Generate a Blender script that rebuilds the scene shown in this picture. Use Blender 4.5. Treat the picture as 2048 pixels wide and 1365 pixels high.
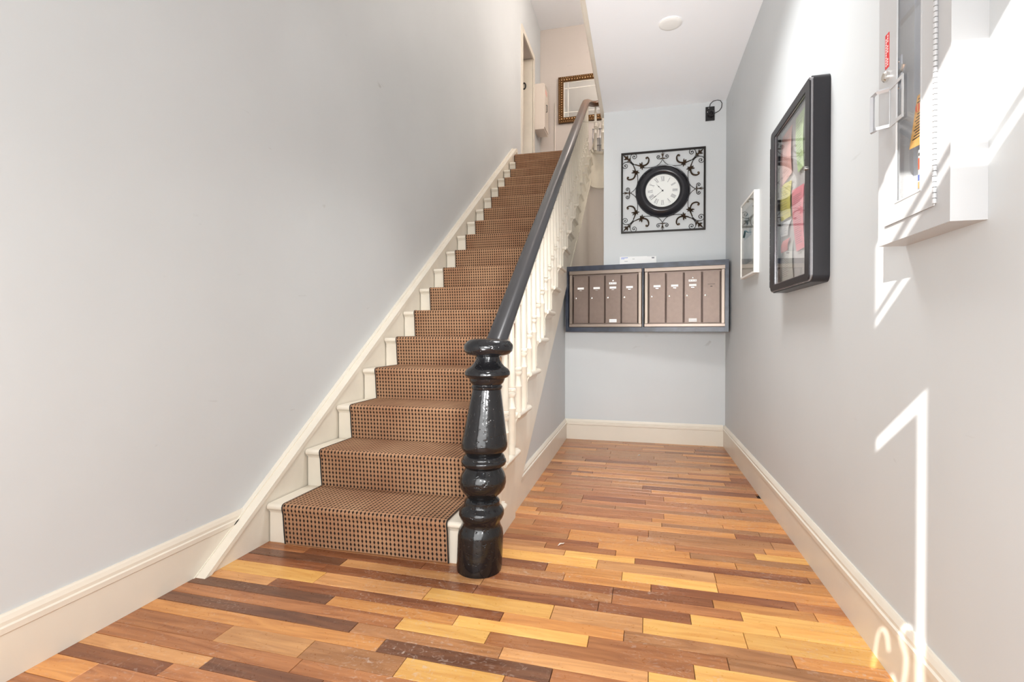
import bpy, math, random
from mathutils import Vector, Matrix
random.seed(7)
S = bpy.context.scene
for o in list(bpy.data.objects): bpy.data.objects.remove(o)
C = S.collection

# ------------------------------------------------------------------ camera
cd = bpy.data.cameras.new('camera'); cam = bpy.data.objects.new('camera', cd); C.objects.link(cam)
cam.location = (0, 0, 1.0)
cam.rotation_euler = (math.pi/2 - 0.0089, 0, 0.249)
cd.sensor_width = 36; cd.lens = 1007.754/2048*36; cd.shift_y = -0.00378; cd.clip_start = .02
S.camera = cam
# ------------------------------------------------------------------ world, sun, lights, exposure
S.view_settings.view_transform = 'Standard'; S.view_settings.look = 'None'
S.view_settings.gamma = 1; S.view_settings.use_curve_mapping = False
S.view_settings.exposure = 0.55
W = bpy.data.worlds.new('world'); S.world = W; W.use_nodes = True
W.node_tree.nodes['Background'].inputs[0].default_value = (.75, .85, 1, 1)
W.node_tree.nodes['Background'].inputs[1].default_value = 1.0
def light(name, kind, loc, energy, color=(1,1,1), target=None, size=1, size_y=None, spread=None):
    l = bpy.data.lights.new(name, kind); l.energy = energy; l.color = color
    o = bpy.data.objects.new(name, l); C.objects.link(o); o.location = loc
    if kind == 'AREA':
        l.size = size
        if size_y: l.shape = 'RECTANGLE'; l.size_y = size_y
        if spread: l.spread = spread
    if kind == 'POINT': l.shadow_soft_size = size
    if target is not None:
        o.rotation_euler = (Vector(target)-Vector(loc)).to_track_quat('-Z', 'Y').to_euler()
    return o
sun = light('sun', 'SUN', (0,-5,6), 8.0, (1,.97,.92), None); sun.data.angle = math.radians(.28)
sun.rotation_euler = Vector((.5, 1, -.66)).to_track_quat('-Z', 'Y').to_euler()
light('entrance_fill', 'AREA', (-.45,-.6,1.1), 48, (.99,1,1), (-.1,4,.8), 2.0, 1.7)  # added fill panel just inside the entrance wall, evens out the hall
light('ceiling_fill', 'AREA', (-.8,.2,.3), 6.0, (1,1,1), (.0,3.3,3.0), .5, .5, math.radians(55))  # added uplight out of view near the floor, brightens the lower ceiling
light('end_wall_fill', 'AREA', (-.4,-.35,1.3), 2.8, (1,1,1), (-.1,4,1.4), .4, .4, math.radians(60))  # added fill behind the camera, brightens the end wall
light('stair_side_fill', 'AREA', (.5,-.4,1.3), 4, (1,1,.99), (-.68,3.3,1.1), .3, .3, math.radians(50))  # added fill behind the camera, aimed at the open side of the stairs
light('hall_fill', 'AREA', (.05,2.5,3.0), 15, (.99,1,1), (.05,2.7,0), .5, .5, math.radians(120))  # invented fill under the ceiling for the hall walls; no fitting here
light('stairwell_fill', 'AREA', (-.9,2.7,6.2), 24, (1,.995,.98), (-1.2,5.5,2.2), 1.0, .8)  # added fill high in the well, lifts the left wall; no window modelled
light('upper_hall_lamp', 'POINT', (.35,6.6,5.7), 84, (1,.87,.77), None, .12)
light('under_stair_fill', 'POINT', (.25,6.0,2.3), 9, (1,.90,.78), None, .1)  # added unseen behind the clock wall to brighten the beige walls

# ------------------------------------------------------------------ materials
def nt(name):
    m = bpy.data.materials.new(name); m.use_nodes = True
    return m, m.node_tree.nodes, m.node_tree.links, m.node_tree.nodes['Principled BSDF']
def mat(name, col, rough=.5, metal=0, noise=0, nscale=8, bump=0, bscale=60, coat=0, spec=None, emis=None):
    m, N, L, P = nt(name)
    P.inputs['Base Color'].default_value = (*col, 1); P.inputs['Roughness'].default_value = rough
    P.inputs['Metallic'].default_value = metal; P.inputs['Coat Weight'].default_value = coat
    if spec is not None: P.inputs['Specular IOR Level'].default_value = spec
    tc = N.new('ShaderNodeTexCoord')
    if noise:
        n = N.new('ShaderNodeTexNoise'); n.inputs['Scale'].default_value = nscale; n.inputs['Detail'].default_value = 5
        L.new(tc.outputs['Object'], n.inputs['Vector'])
        r = N.new('ShaderNodeValToRGB'); r.color_ramp.elements[0].position = .3; r.color_ramp.elements[1].position = .7
        r.color_ramp.elements[0].color = (*[c*(1-noise) for c in col], 1)
        r.color_ramp.elements[1].color = (*[min(1, c*(1+noise*.5)) for c in col], 1)
        L.new(n.outputs['Fac'], r.inputs['Fac']); L.new(r.outputs['Color'], P.inputs['Base Color'])
    if bump:
        n = N.new('ShaderNodeTexNoise'); n.inputs['Scale'].default_value = bscale; n.inputs['Detail'].default_value = 3
        L.new(tc.outputs['Object'], n.inputs['Vector'])
        b = N.new('ShaderNodeBump'); b.inputs['Strength'].default_value = bump; b.inputs['Distance'].default_value = .004
        L.new(n.outputs['Fac'], b.inputs['Height']); L.new(b.outputs['Normal'], P.inputs['Normal'])
    return m
def wall_mat(name, col):
    m, N, L, P = nt(name); P.inputs['Roughness'].default_value = .55
    P.inputs['Specular IOR Level'].default_value = .3
    tc = N.new('ShaderNodeTexCoord')
    n = N.new('ShaderNodeTexNoise'); n.inputs['Scale'].default_value = 1.3; n.inputs['Detail'].default_value = 6
    L.new(tc.outputs['Object'], n.inputs['Vector'])
    r = N.new('ShaderNodeValToRGB'); r.color_ramp.elements[0].position = .3; r.color_ramp.elements[1].position = .7
    r.color_ramp.elements[0].color = (*[c*.965 for c in col], 1); r.color_ramp.elements[1].color = (*[c*1.02 for c in col], 1)
    L.new(n.outputs['Fac'], r.inputs['Fac'])
    # scuffs: thin diagonal smudges
    mp = N.new('ShaderNodeMapping'); mp.inputs['Rotation'].default_value = (.5, .2, .1); mp.inputs['Scale'].default_value = (7, 5, 16)
    L.new(tc.outputs['Object'], mp.inputs['Vector'])
    s = N.new('ShaderNodeTexNoise'); s.inputs['Scale'].default_value = 1; s.inputs['Detail'].default_value = 3; s.inputs['Distortion'].default_value = .6
    L.new(mp.outputs['Vector'], s.inputs['Vector'])
    r2 = N.new('ShaderNodeValToRGB'); r2.color_ramp.elements[0].position = .735; r2.color_ramp.elements[1].position = .82
    r2.color_ramp.elements[0].color = (0,0,0,1); r2.color_ramp.elements[1].color = (.35,.35,.35,1)
    L.new(s.outputs['Fac'], r2.inputs['Fac'])
    mx = N.new('ShaderNodeMixRGB'); mx.inputs['Color2'].default_value = (.22,.20,.18,1)
    L.new(r2.outputs['Color'], mx.inputs['Fac']); L.new(r.outputs['Color'], mx.inputs['Color1'])
    L.new(mx.outputs['Color'], P.inputs['Base Color'])
    b = N.new('ShaderNodeBump'); b.inputs['Strength'].default_value = .12; b.inputs['Distance'].default_value = .01
    n2 = N.new('ShaderNodeTexNoise'); n2.inputs['Scale'].default_value = 5; n2.inputs['Detail'].default_value = 4
    L.new(tc.outputs['Object'], n2.inputs['Vector']); L.new(n2.outputs['Fac'], b.inputs['Height']); L.new(b.outputs['Normal'], P.inputs['Normal'])
    return m
def wood_mat(name, c1, c2):
    m, N, L, P = nt(name)
    tc = N.new('ShaderNodeTexCoord'); oi = N.new('ShaderNodeObjectInfo')
    ad = N.new('ShaderNodeVectorMath'); ad.operation = 'ADD'
    sc = N.new('ShaderNodeVectorMath'); sc.operation = 'SCALE'; sc.inputs['Scale'].default_value = 40
    cx = N.new('ShaderNodeCombineXYZ')
    for i in range(3): L.new(oi.outputs['Random'], cx.inputs[i])
    L.new(cx.outputs[0], sc.inputs[0]); L.new(sc.outputs[0], ad.inputs[0]); L.new(tc.outputs['Object'], ad.inputs[1])
    mp = N.new('ShaderNodeMapping'); mp.inputs['Scale'].default_value = (2.2, 22, 1); L.new(ad.outputs[0], mp.inputs['Vector'])
    n = N.new('ShaderNodeTexNoise'); n.inputs['Scale'].default_value = 1.6; n.inputs['Detail'].default_value = 8; n.inputs['Distortion'].default_value = 1.1
    L.new(mp.outputs[0], n.inputs['Vector'])
    r = N.new('ShaderNodeValToRGB'); r.color_ramp.elements[0].position = .32; r.color_ramp.elements[1].position = .66
    r.color_ramp.elements[0].color = (*c1, 1); r.color_ramp.elements[1].color = (*c2, 1)
    L.new(n.outputs['Fac'], r.inputs['Fac'])
    # per plank tone shift
    hs = N.new('ShaderNodeHueSaturation'); mr = N.new('ShaderNodeMapRange'); mr.inputs['To Min'].default_value = .86; mr.inputs['To Max'].default_value = 1.12
    L.new(oi.outputs['Random'], mr.inputs['Value']); L.new(mr.outputs[0], hs.inputs['Value']); L.new(r.outputs['Color'], hs.inputs['Color'])
    # scratches and dust in world space
    mp2 = N.new('ShaderNodeMapping'); mp2.inputs['Scale'].default_value = (34, 46, 1)
    g = N.new('ShaderNodeNewGeometry'); L.new(g.outputs['Position'], mp2.inputs['Vector'])
    s = N.new('ShaderNodeTexNoise'); s.inputs['Scale'].default_value = 1; s.inputs['Detail'].default_value = 6; s.inputs['Distortion'].default_value = 2.2
    L.new(mp2.outputs[0], s.inputs['Vector'])
    s2 = N.new('ShaderNodeTexNoise'); s2.inputs['Scale'].default_value = 1.9; s2.inputs['Detail'].default_value = 2
    L.new(g.outputs['Position'], s2.inputs['Vector'])
    r3 = N.new('ShaderNodeValToRGB'); r3.color_ramp.elements[0].position = .56; r3.color_ramp.elements[1].position = .74
    r3.color_ramp.elements[0].color = (0,0,0,1); r3.color_ramp.elements[1].color = (.65,.65,.65,1)
    L.new(s.outputs['Fac'], r3.inputs['Fac'])
    r4 = N.new('ShaderNodeValToRGB'); r4.color_ramp.elements[0].position = .42; r4.color_ramp.elements[1].position = .62
    L.new(s2.outputs['Fac'], r4.inputs['Fac'])
    mu = N.new('ShaderNodeMixRGB'); mu.blend_type = 'MULTIPLY'; mu.inputs['Fac'].default_value = 1
    L.new(r3.outputs['Color'], mu.inputs['Color1']); L.new(r4.outputs['Color'], mu.inputs['Color2'])
    mx = N.new('ShaderNodeMixRGB'); mx.inputs['Color2'].default_value = (.62,.50,.42,1)
    L.new(mu.outputs['Color'], mx.inputs['Fac']); L.new(hs.outputs['Color'], mx.inputs['Color1'])
    L.new(mx.outputs['Color'], P.inputs['Base Color'])
    rr = N.new('ShaderNodeMapRange'); rr.inputs['To Min'].default_value = .20; rr.inputs['To Max'].default_value = .42
    L.new(s.outputs['Fac'], rr.inputs['Value']); L.new(rr.outputs[0], P.inputs['Roughness'])
    P.inputs['Specular IOR Level'].default_value = .5
    b = N.new('ShaderNodeBump'); b.inputs['Strength'].default_value = .08; b.inputs['Distance'].default_value = .002
    L.new(n.outputs['Fac'], b.inputs['Height']); L.new(b.outputs['Normal'], P.inputs['Normal'])
    return m
def carpet_mat(name):
    m, N, L, P = nt(name); P.inputs['Roughness'].default_value = .95; P.inputs['Specular IOR Level'].default_value = .1
    uv = N.new('ShaderNodeUVMap'); uv.uv_map = 'UVMap'
    sx = N.new('ShaderNodeSeparateXYZ'); L.new(uv.outputs[0], sx.inputs[0])
    def mth(op, a, b=None, c=None):
        x = N.new('ShaderNodeMath'); x.operation = op
        for i, v in enumerate((a, b, c)):
            if v is None: continue
            if isinstance(v, (int, float)): x.inputs[i].default_value = v
            else: L.new(v, x.inputs[i])
        return x.outputs[0]
    U = mth('DIVIDE', sx.outputs[0], .0200); V = mth('DIVIDE', sx.outputs[1], .0222)
    fu = mth('SUBTRACT', mth('FRACT', U), .5); fv = mth('SUBTRACT', mth('FRACT', V), .5)
    au = mth('ABSOLUTE', fu); av = mth('ABSOLUTE', fv)
    d = mth('ADD', mth('POWER', mth('DIVIDE', au, .25), 1.4), mth('POWER', mth('DIVIDE', av, .38), 1.5))
    dot = N.new('ShaderNodeMapRange'); dot.inputs['From Min'].default_value = .65; dot.inputs['From Max'].default_value = 1.25
    dot.inputs['To Min'].default_value = 1; dot.inputs['To Max'].default_value = 0; L.new(d, dot.inputs['Value'])
    # faint weave seams through the dots and between them
    seam = mth('MULTIPLY', mth('LESS_THAN', au, .10), .55)
    seam2 = mth('MULTIPLY', mth('LESS_THAN', av, .12), .30)
    n = N.new('ShaderNodeTexNoise'); n.inputs['Scale'].default_value = 3.2; n.inputs['Detail'].default_value = 6; L.new(uv.outputs[0], n.inputs['Vector'])
    r = N.new('ShaderNodeValToRGB'); r.color_ramp.elements[0].position = .3; r.color_ramp.elements[1].position = .72
    r.color_ramp.elements[0].color = (.36,.180,.098,1); r.color_ramp.elements[1].color = (.52,.31,.178,1)
    L.new(n.outputs['Fac'], r.inputs['Fac'])
    n2 = N.new('ShaderNodeTexNoise'); n2.inputs['Scale'].default_value = 260; n2.inputs['Detail'].default_value = 2; L.new(uv.outputs[0], n2.inputs['Vector'])
    mx0 = N.new('ShaderNodeMixRGB'); mx0.blend_type = 'MULTIPLY'; mx0.inputs['Fac'].default_value = .25
    L.new(r.outputs['Color'], mx0.inputs['Color1']); L.new(n2.outputs['Fac'], mx0.inputs['Color2'])
    mx1 = N.new('ShaderNodeMixRGB'); mx1.inputs['Color2'].default_value = (.21,.155,.115,1)
    L.new(mth('MAXIMUM', seam, seam2), mx1.inputs['Fac']); L.new(mx0.outputs['Color'], mx1.inputs['Color1'])
    mx = N.new('ShaderNodeMixRGB'); mx.inputs['Color2'].default_value = (.018,.012,.010,1)
    L.new(dot.outputs[0], mx.inputs['Fac']); L.new(mx1.outputs['Color'], mx.inputs['Color1'])
    L.new(mx.outputs['Color'], P.inputs['Base Color'])
    b = N.new('ShaderNodeBump'); b.inputs['Strength'].default_value = .6; b.inputs['Distance'].default_value = .002; b.invert = True
    L.new(dot.outputs[0], b.inputs['Height']); L.new(b.outputs['Normal'], P.inputs['Normal'])
    return m
def glass_mat(name, tint=(1,1,1), refl=.10):
    m, N, L, P = nt(name); out = N['Material Output']
    t = N.new('ShaderNodeBsdfTransparent'); t.inputs[0].default_value = (*tint, 1)
    g = N.new('ShaderNodeBsdfGlossy'); g.inputs['Roughness'].default_value = .02
    f = N.new('ShaderNodeFresnel'); ge = N.new('ShaderNodeNewGeometry')
    ior = N.new('ShaderNodeMapRange'); ior.inputs['To Min'].default_value = 1.5; ior.inputs['To Max'].default_value = 1/1.5
    L.new(ge.outputs['Backfacing'], ior.inputs['Value']); L.new(ior.outputs[0], f.inputs[0])
    mx = N.new('ShaderNodeMixShader'); L.new(f.outputs[0], mx.inputs[0]); L.new(t.outputs[0], mx.inputs[1]); L.new(g.outputs[0], mx.inputs[2])
    L.new(mx.outputs[0], out.inputs[0]); return m

WALL = wall_mat('grey_wall_paint', (.597,.619,.626))
CEIL = mat('white_ceiling_paint', (.87,.88,.90), .8)
BEIGE = wall_mat('upper_hall_paint', (.58,.52,.47))
TRIM = mat('cream_trim_paint', (.74,.68,.58), .32, noise=.05, nscale=3, bump=.1, bscale=12)
CREAM = mat('cream_stair_paint', (.76,.70,.595), .33, noise=.06, nscale=6, bump=.15, bscale=25)
BLACK = None
def black_paint():
    m, N, L, P = nt('chipped_black_gloss_paint')
    P.inputs['Base Color'].default_value = (.008,.008,.009,1); P.inputs['Roughness'].default_value = .15
    tc = N.new('ShaderNodeTexCoord')
    n = N.new('ShaderNodeTexNoise'); n.inputs['Scale'].default_value = 28; n.inputs['Detail'].default_value = 3; L.new(tc.outputs['Object'], n.inputs['Vector'])
    v = N.new('ShaderNodeTexNoise'); v.inputs['Scale'].default_value = 60; v.inputs['Detail'].default_value = 2; L.new(tc.outputs['Object'], v.inputs['Vector'])
    r = N.new('ShaderNodeValToRGB'); r.color_ramp.elements[0].position = .60; r.color_ramp.elements[1].position = .72
    L.new(v.outputs['Fac'], r.inputs['Fac'])
    a = N.new('ShaderNodeMath'); a.operation = 'SUBTRACT'; L.new(n.outputs['Fac'], a.inputs[0]); L.new(r.outputs['Color'], a.inputs[1])
    b = N.new('ShaderNodeBump'); b.inputs['Strength'].default_value = .35; b.inputs['Distance'].default_value = .004
    L.new(a.outputs[0], b.inputs['Height']); L.new(b.outputs['Normal'], P.inputs['Normal'])
    return m
BLACK = black_paint()
RAILM = mat('black_handrail_paint', (.022,.021,.022), .33, bump=.15, bscale=30)
RAILW = mat('worn_brown_handrail_varnish', (.10,.045,.018), .25, bump=.1, bscale=30)
CARPET = carpet_mat('dotted_brown_carpet')
BIND = mat('dark_carpet_binding', (.03,.025,.022), .9)
SUBF = mat('dark_subfloor', (.05,.025,.015), .8)
PL = {
 'D': wood_mat('wood_dark_brown', (0.122,0.047,0.023), (0.215,0.089,0.044)),
 'd': wood_mat('wood_dark_red', (0.180,0.058,0.023), (0.314,0.117,0.047)),
 'r': wood_mat('wood_red_brown', (0.314,0.112,0.040), (0.499,0.206,0.078)),
 'b': wood_mat('wood_brown', (0.302,0.128,0.049), (0.476,0.223,0.093)),
 'o': wood_mat('wood_orange', (0.488,0.190,0.053), (0.674,0.307,0.095)),
 't': wood_mat('wood_tan', (0.488,0.223,0.081), (0.674,0.340,0.133)),
 'y': wood_mat('wood_yellow', (0.698,0.329,0.081), (0.837,0.480,0.143)),
}
IRON = mat('black_wrought_iron', (.025,.022,.02), .45, .6)
BRONZE = mat('rubbed_bronze_leaf', (.085,.055,.032), .4, .7, noise=.4, nscale=60)
CLOCKRIM = mat('glossy_black_clock_rim', (.018,.018,.022), .22, bump=.1, bscale=40)
DIAL = mat('white_clock_dial', (.80,.82,.79), .4)
INK = mat('black_ink', (.03,.03,.03), .6)
GREYINK = mat('grey_ink', (.22,.22,.24), .6)
BLUEBOARD = mat('blue_black_stained_board', (.030,.038,.060), .32, noise=.5, nscale=14, bump=.2, bscale=40)
BRASS = mat('brushed_bronze_metal', (.17,.125,.103), .42, .55, noise=.08, nscale=30)
BRASSL = mat('light_bronze_frame_metal', (.25,.20,.165), .36, .6)
SILVER = mat('polished_metal', (.8,.78,.75), .2, 1)
WHITE = mat('white_card', (.85,.85,.84), .6)
BLKPLASTIC = mat('black_plastic', (.012,.012,.013), .45)
CASE = mat('charcoal_noticeboard_case', (.016,.015,.018), .35, .2, bump=.05, bscale=200)
CASEHI = mat('grey_metal_edge', (.32,.31,.32), .25, .8)
PINBOARD = mat('grey_pinboard', (.62,.60,.58), .8)
GLASS = glass_mat('clear_glass')
PINK = mat('pink_paper', (.92,.36,.40), .7); SALMON = mat('salmon_paper', (.86,.50,.44), .7)
GREEN = mat('pale_green_paper', (.60,.76,.42), .7); YELLOW = mat('yellow_paper', (.72,.66,.18), .7)
REDP = mat('red_paper', (.60,.20,.18), .7); ORANGE = mat('orange_tag_card', (.86,.50,.16), .6)
CABW = mat('white_enamel', (.50,.505,.51), .3, noise=.03, nscale=4)
CABIN = mat('pale_blue_grey_enamel', (.64,.68,.75), .4)
REDL = mat('red_label', (.62,.03,.03), .5); BLUEL = mat('blue_label', (.10,.18,.62), .5); ORL = mat('orange_red_label', (.85,.13,.05), .5)
GOLD = mat('antique_gold_frame', (.13,.062,.018), .35, .7, noise=.5, nscale=70, bump=.4, bscale=120)
GOLDHI = mat('bright_gold_bead', (.45,.27,.13), .22, .9)
MIRROR = mat('mirror_glass', (.60,.575,.53), .03, 1)
ETCH = mat('bevel_line', (.85,.82,.76), .4)
BOXW = mat('cream_enamel_box', (.72,.64,.56), .4)
FRAMEW = mat('white_frame_lacquer', (.88,.87,.83), .35)
MATB = mat('pale_picture_mount', (.62,.62,.56), .7)
ART = mat('grey_blue_print', (.42,.45,.42), .6, noise=.35, nscale=9)
TEAL = mat('teal_print_ink', (.07,.16,.19), .6)
DOORP = mat('entrance_door_paint', (.10,.09,.08), .5)

# ------------------------------------------------------------------ mesh helpers
class B:
    def __init__(s): s.v = []; s.f = []
    def add(s, v, f):
        n = len(s.v); s.v += [tuple(p) for p in v]; s.f += [tuple(i+n for i in q) for q in f]; return s
    def box(s, x0, x1, y0, y1, z0, z1):
        return s.add([(x0,y0,z0),(x1,y0,z0),(x1,y1,z0),(x0,y1,z0),(x0,y0,z1),(x1,y0,z1),(x1,y1,z1),(x0,y1,z1)],
                     [(0,3,2,1),(4,5,6,7),(0,1,5,4),(1,2,6,5),(2,3,7,6),(3,0,4,7)])
    def bbox(s, x0, x1, y0, y1, z0, z1, b):      # chamfered along top edges
        v = [(x0,y0,z0),(x1,y0,z0),(x1,y1,z0),(x0,y1,z0),(x0,y0,z1-b),(x1,y0,z1-b),(x1,y1,z1-b),(x0,y1,z1-b),
             (x0+b,y0+b,z1),(x1-b,y0+b,z1),(x1-b,y1-b,z1),(x0+b,y1-b,z1)]
        return s.add(v, [(0,1,5,4),(1,2,6,5),(2,3,7,6),(3,0,4,7),(4,5,9,8),(5,6,10,9),(6,7,11,10),(7,4,8,11),(8,9,10,11)])
    def prism(s, poly, a0, a1, axis):            # poly in the two other axes, extruded on axis
        def P(p, a):
            return (a,p[0],p[1]) if axis=='x' else (p[0],a,p[1]) if axis=='y' else (p[0],p[1],a)
        n = len(poly)
        v = [P(p,a0) for p in poly]+[P(p,a1) for p in poly]
        f = [tuple(range(n))[::-1], tuple(range(n,2*n))]+[(i,(i+1)%n,n+(i+1)%n,n+i) for i in range(n)]
        return s.add(v, f)
    def lathe(s, prof, cx=0, cy=0, n=24, mtx=None):      # prof: (z, r)
        v = []; f = []
        for z, r in prof:
            for k in range(n):
                a = 2*math.pi*k/n; v.append((cx+r*math.cos(a), cy+r*math.sin(a), z))
        for i in range(len(prof)-1):
            for k in range(n):
                k2 = (k+1)%n; f.append((i*n+k, i*n+k2, (i+1)*n+k2, (i+1)*n+k))
        f.append(tuple(range(n))[::-1]); f.append(tuple((len(prof)-1)*n+k for k in range(n)))
        if mtx is not None: v = [tuple(mtx @ Vector(p)) for p in v]
        return s.add(v, f)
    def tube(s, pts, r, n=8, flat=1.0):
        pts = [Vector(p) for p in pts]; m = len(pts)
        rs = r if isinstance(r, (list, tuple)) else [r]*m
        v = []; f = []; up = None
        for i, p in enumerate(pts):
            t = (pts[min(i+1,m-1)]-pts[max(i-1,0)]).normalized()
            if up is None:
                up = Vector((0,0,1)) if abs(t.z) < .9 else Vector((1,0,0))
            a = t.cross(up)
            if a.length < 1e-4: a = t.cross(Vector((0,1,0)))
            a.normalize(); b = a.cross(t).normalized(); up = b
            for k in range(n):
                w = 2*math.pi*k/n; v.append(tuple(p + a*math.cos(w)*rs[i] + b*math.sin(w)*rs[i]*flat))
        for i in range(m-1):
            for k in range(n):
                k2 = (k+1)%n; f.append((i*n+k, i*n+k2, (i+1)*n+k2, (i+1)*n+k))
        f.append(tuple(range(n))[::-1]); f.append(tuple((m-1)*n+k for k in range(n)))
        return s.add(v, f)
    def sweep(s, pts, sec):                      # sec: (w, h) across / up
        pts = [Vector(p) for p in pts]; m = len(pts); n = len(sec); v = []; f = []
        for i, p in enumerate(pts):
            t = (pts[min(i+1,m-1)]-pts[max(i-1,0)]).normalized()
            a = t.cross(Vector((0,0,1))).normalized(); b = a.cross(t).normalized()
            for w, h in sec: v.append(tuple(p + a*w + b*h))
        for i in range(m-1):
            for k in range(n):
                k2 = (k+1)%n; f.append((i*n+k, i*n+k2, (i+1)*n+k2, (i+1)*n+k))
        f.append(tuple(range(n))[::-1]); f.append(tuple((m-1)*n+k for k in range(n)))
        return s.add(v, f)
    def ico(s, c, r, sx=1, sy=1, sz=1, n=8, m=5):
        v = [(c[0],c[1],c[2]-r*sz)]; f = []
        for i in range(1, m):
            ph = -math.pi/2+math.pi*i/m
            for k in range(n):
                a = 2*math.pi*k/n; v.append((c[0]+r*sx*math.cos(ph)*math.cos(a), c[1]+r*sy*math.cos(ph)*math.sin(a), c[2]+r*sz*math.sin(ph)))
        v.append((c[0],c[1],c[2]+r*sz)); T = len(v)-1
        for k in range(n):
            k2 = (k+1)%n; f.append((0,1+k2,1+k)); f.append((T,1+(m-2)*n+k,1+(m-2)*n+k2))
            for i in range(m-2): f.append((1+i*n+k,1+i*n+k2,1+(i+1)*n+k2,1+(i+1)*n+k))
        return s.add(v, f)
def fix(me):
    import bmesh
    bm = bmesh.new(); bm.from_mesh(me); bmesh.ops.recalc_face_normals(bm, faces=bm.faces); bm.to_mesh(me); bm.free()
def obj(name, b, m, parent=None, smooth=0, **kw):
    me = bpy.data.meshes.new(name); me.from_pydata(b.v, [], b.f); me.update(); fix(me)
    if smooth:
        for p in me.polygons: p.use_smooth = True
        if smooth != 1: me.set_sharp_from_angle(angle=math.radians(smooth))
    me.materials.append(m)
    o = bpy.data.objects.new(name, me); C.objects.link(o)
    if parent is not None:
        o.parent = parent
        o.matrix_parent_inverse = Matrix.Translation(parent.location).inverted() if kw.get('keep', True) else Matrix()
    return o
def tag(o, label, cat, group=None, kind=None):
    o['label'] = label; o['category'] = cat
    if group: o['group'] = group
    if kind: o['kind'] = kind
    return o
def thing(name, label, cat, loc=(0,0,0), group=None, kind=None):
    o = bpy.data.objects.new(name, None); C.objects.link(o); o.location = loc; o.empty_display_size = .1
    return tag(o, label, cat, group, kind)
def box(*a): return B().box(*a)
def arc(c, r, a0, a1, n=10):
    return [(c[0]+r*math.cos(math.radians(a0+(a1-a0)*i/n)), c[1]+r*math.sin(math.radians(a0+(a1-a0)*i/n))) for i in range(n+1)]

# ------------------------------------------------------------------ key dimensions
XL, XR, YB, ZC = -1.775, .725, 4.745, 3.034     # wall faces, lower ceiling
XS = -.652                                      # stair string face
XE = -.329                                      # edge of lower ceiling
Y1, T, R, NS = 2.017, .2855, .19445, 18
ZL = NS*R                                       # upper floor 3.5
YF, ZT, YD = 9.063, 6.50, -.70                  # far wall, upper ceiling, entrance wall

# ------------------------------------------------------------------ structure
fl = tag(obj('floor', box(-1.9,.85,-.72,9.2,-.10,-.014), SUBF), 'strip floor of mixed red, brown and yellow hardwood planks', 'floor', kind='structure')
wl = B().box(-1.95,XL,-.72,2.2,0,ZT).box(-1.95,XL,2.2,7.56,0,ZT).box(-1.95,XL,8.46,YF+.1,0,ZT).box(-1.95,XL,7.56,8.46,0,ZL).box(-1.95,XL,7.56,8.46,5.66,ZT)
tag(obj('wall_left', wl, WALL), 'tall scuffed pale grey wall beside the carpeted stairs', 'wall', kind='structure')
tag(obj('wall_right', box(XR,.85,-.72,YF+.1,0,ZT), WALL), 'pale grey wall with sun patches, cabinet and noticeboard', 'wall', kind='structure')
wb = B().box(-.70,XR,YB,YB+.12,0,1.60).box(XE,XR,YB,YB+.12,1.60,ZC)
tag(obj('wall_back', wb, WALL), 'pale grey end wall of the hall behind clock and mailboxes', 'wall', kind='structure')
tag(obj('wall_far', box(-1.95,.85,YF,YF+.12,0,ZT), BEIGE), 'beige upper landing wall behind the gold mirror', 'wall', kind='structure')
tag(obj('wall_upper', box(-1.95,.85,2.15,2.3,3.4,ZT), BEIGE), 'upper hall wall above the entrance', 'wall', kind='structure')
cl = B().box(XE,.85,-.72,7.2,ZC,3.4).box(-1.95,XE,-.72,2.3,ZC,3.4)
tag(obj('ceiling', cl, CEIL), 'white ceiling of the lower hall ending at the stairwell', 'ceiling', kind='structure')
tag(obj('ceiling_upper', box(-1.95,.85,2.15,YF+.1,ZT,ZT+.1), CEIL), 'white ceiling high above the stairwell landing', 'ceiling', kind='structure')
tag(obj('floor_upper', B().box(XE,.85,2.3,7.2,3.4,ZL-.005).box(-1.775,.85,7.12,YF,3.1,ZL-.01).box(-1.775,-.69,6.90,7.12,3.1,ZL-.01), SUBF), 'upper landing floor at the head of the stairs', 'floor', kind='structure')
# string bottom line z = .155+.695*(y-2.77)
def sb(y): return .155+.695*(y-2.77)
obj_ws = obj('wall_center', B().prism([(2.70,0),(4.80,0),(4.80,sb(4.80)+.03),(2.70,sb(2.70)+.03)], -.76, -.688, 'x'), WALL)
tag(obj_ws, 'grey triangular wall closing the side under the staircase', 'wall', kind='structure')
tag(obj('wall_center_rear', B().prism([(4.80,0),(7.1,0),(7.1,sb(7.1)+.03),(4.80,sb(4.80)+.03)], -.76, -.688, 'x'), BEIGE), 'beige wall under the upper stairs beyond the mailboxes', 'wall', kind='structure')
# curved well end: beige wall below, white fascia above
cw = [(-.499+.189*math.cos(a), 6.91+.189*math.sin(a)) for a in [math.pi*(1-i/16) for i in range(17)]]
po = [(x, y) for x, y in cw]+[(XE+.08,7.2),(-.77,7.2)]
tag(obj('wall_curved', B().prism(po, 0, 3.03, 'z'), BEIGE, smooth=30), 'curved beige wall closing the stairwell under the landing', 'wall', kind='structure')
cw2 = [(-.499+.155*math.cos(a), 6.92+.155*math.sin(a)) for a in [math.pi*(1-i/16) for i in range(17)]]
fa = tag(obj('trim_1', B().prism(cw2+[(XE+.08,7.15),(-.76,7.15)], 3.0, ZL-.03, 'z'), CREAM, smooth=30), 'curved white fascia at the edge of the upper landing', 'trim', kind='structure')
cw3 = [(-.499+.145*math.cos(a), 6.92+.145*math.sin(a)) for a in [math.pi*(1-i/16) for i in range(17)]]
obj('nosing', B().prism(cw3+[(XE+.08,7.15),(-.76,7.15)], ZL-.03, ZL+.004, 'z'), CREAM, fa, smooth=30)
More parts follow.
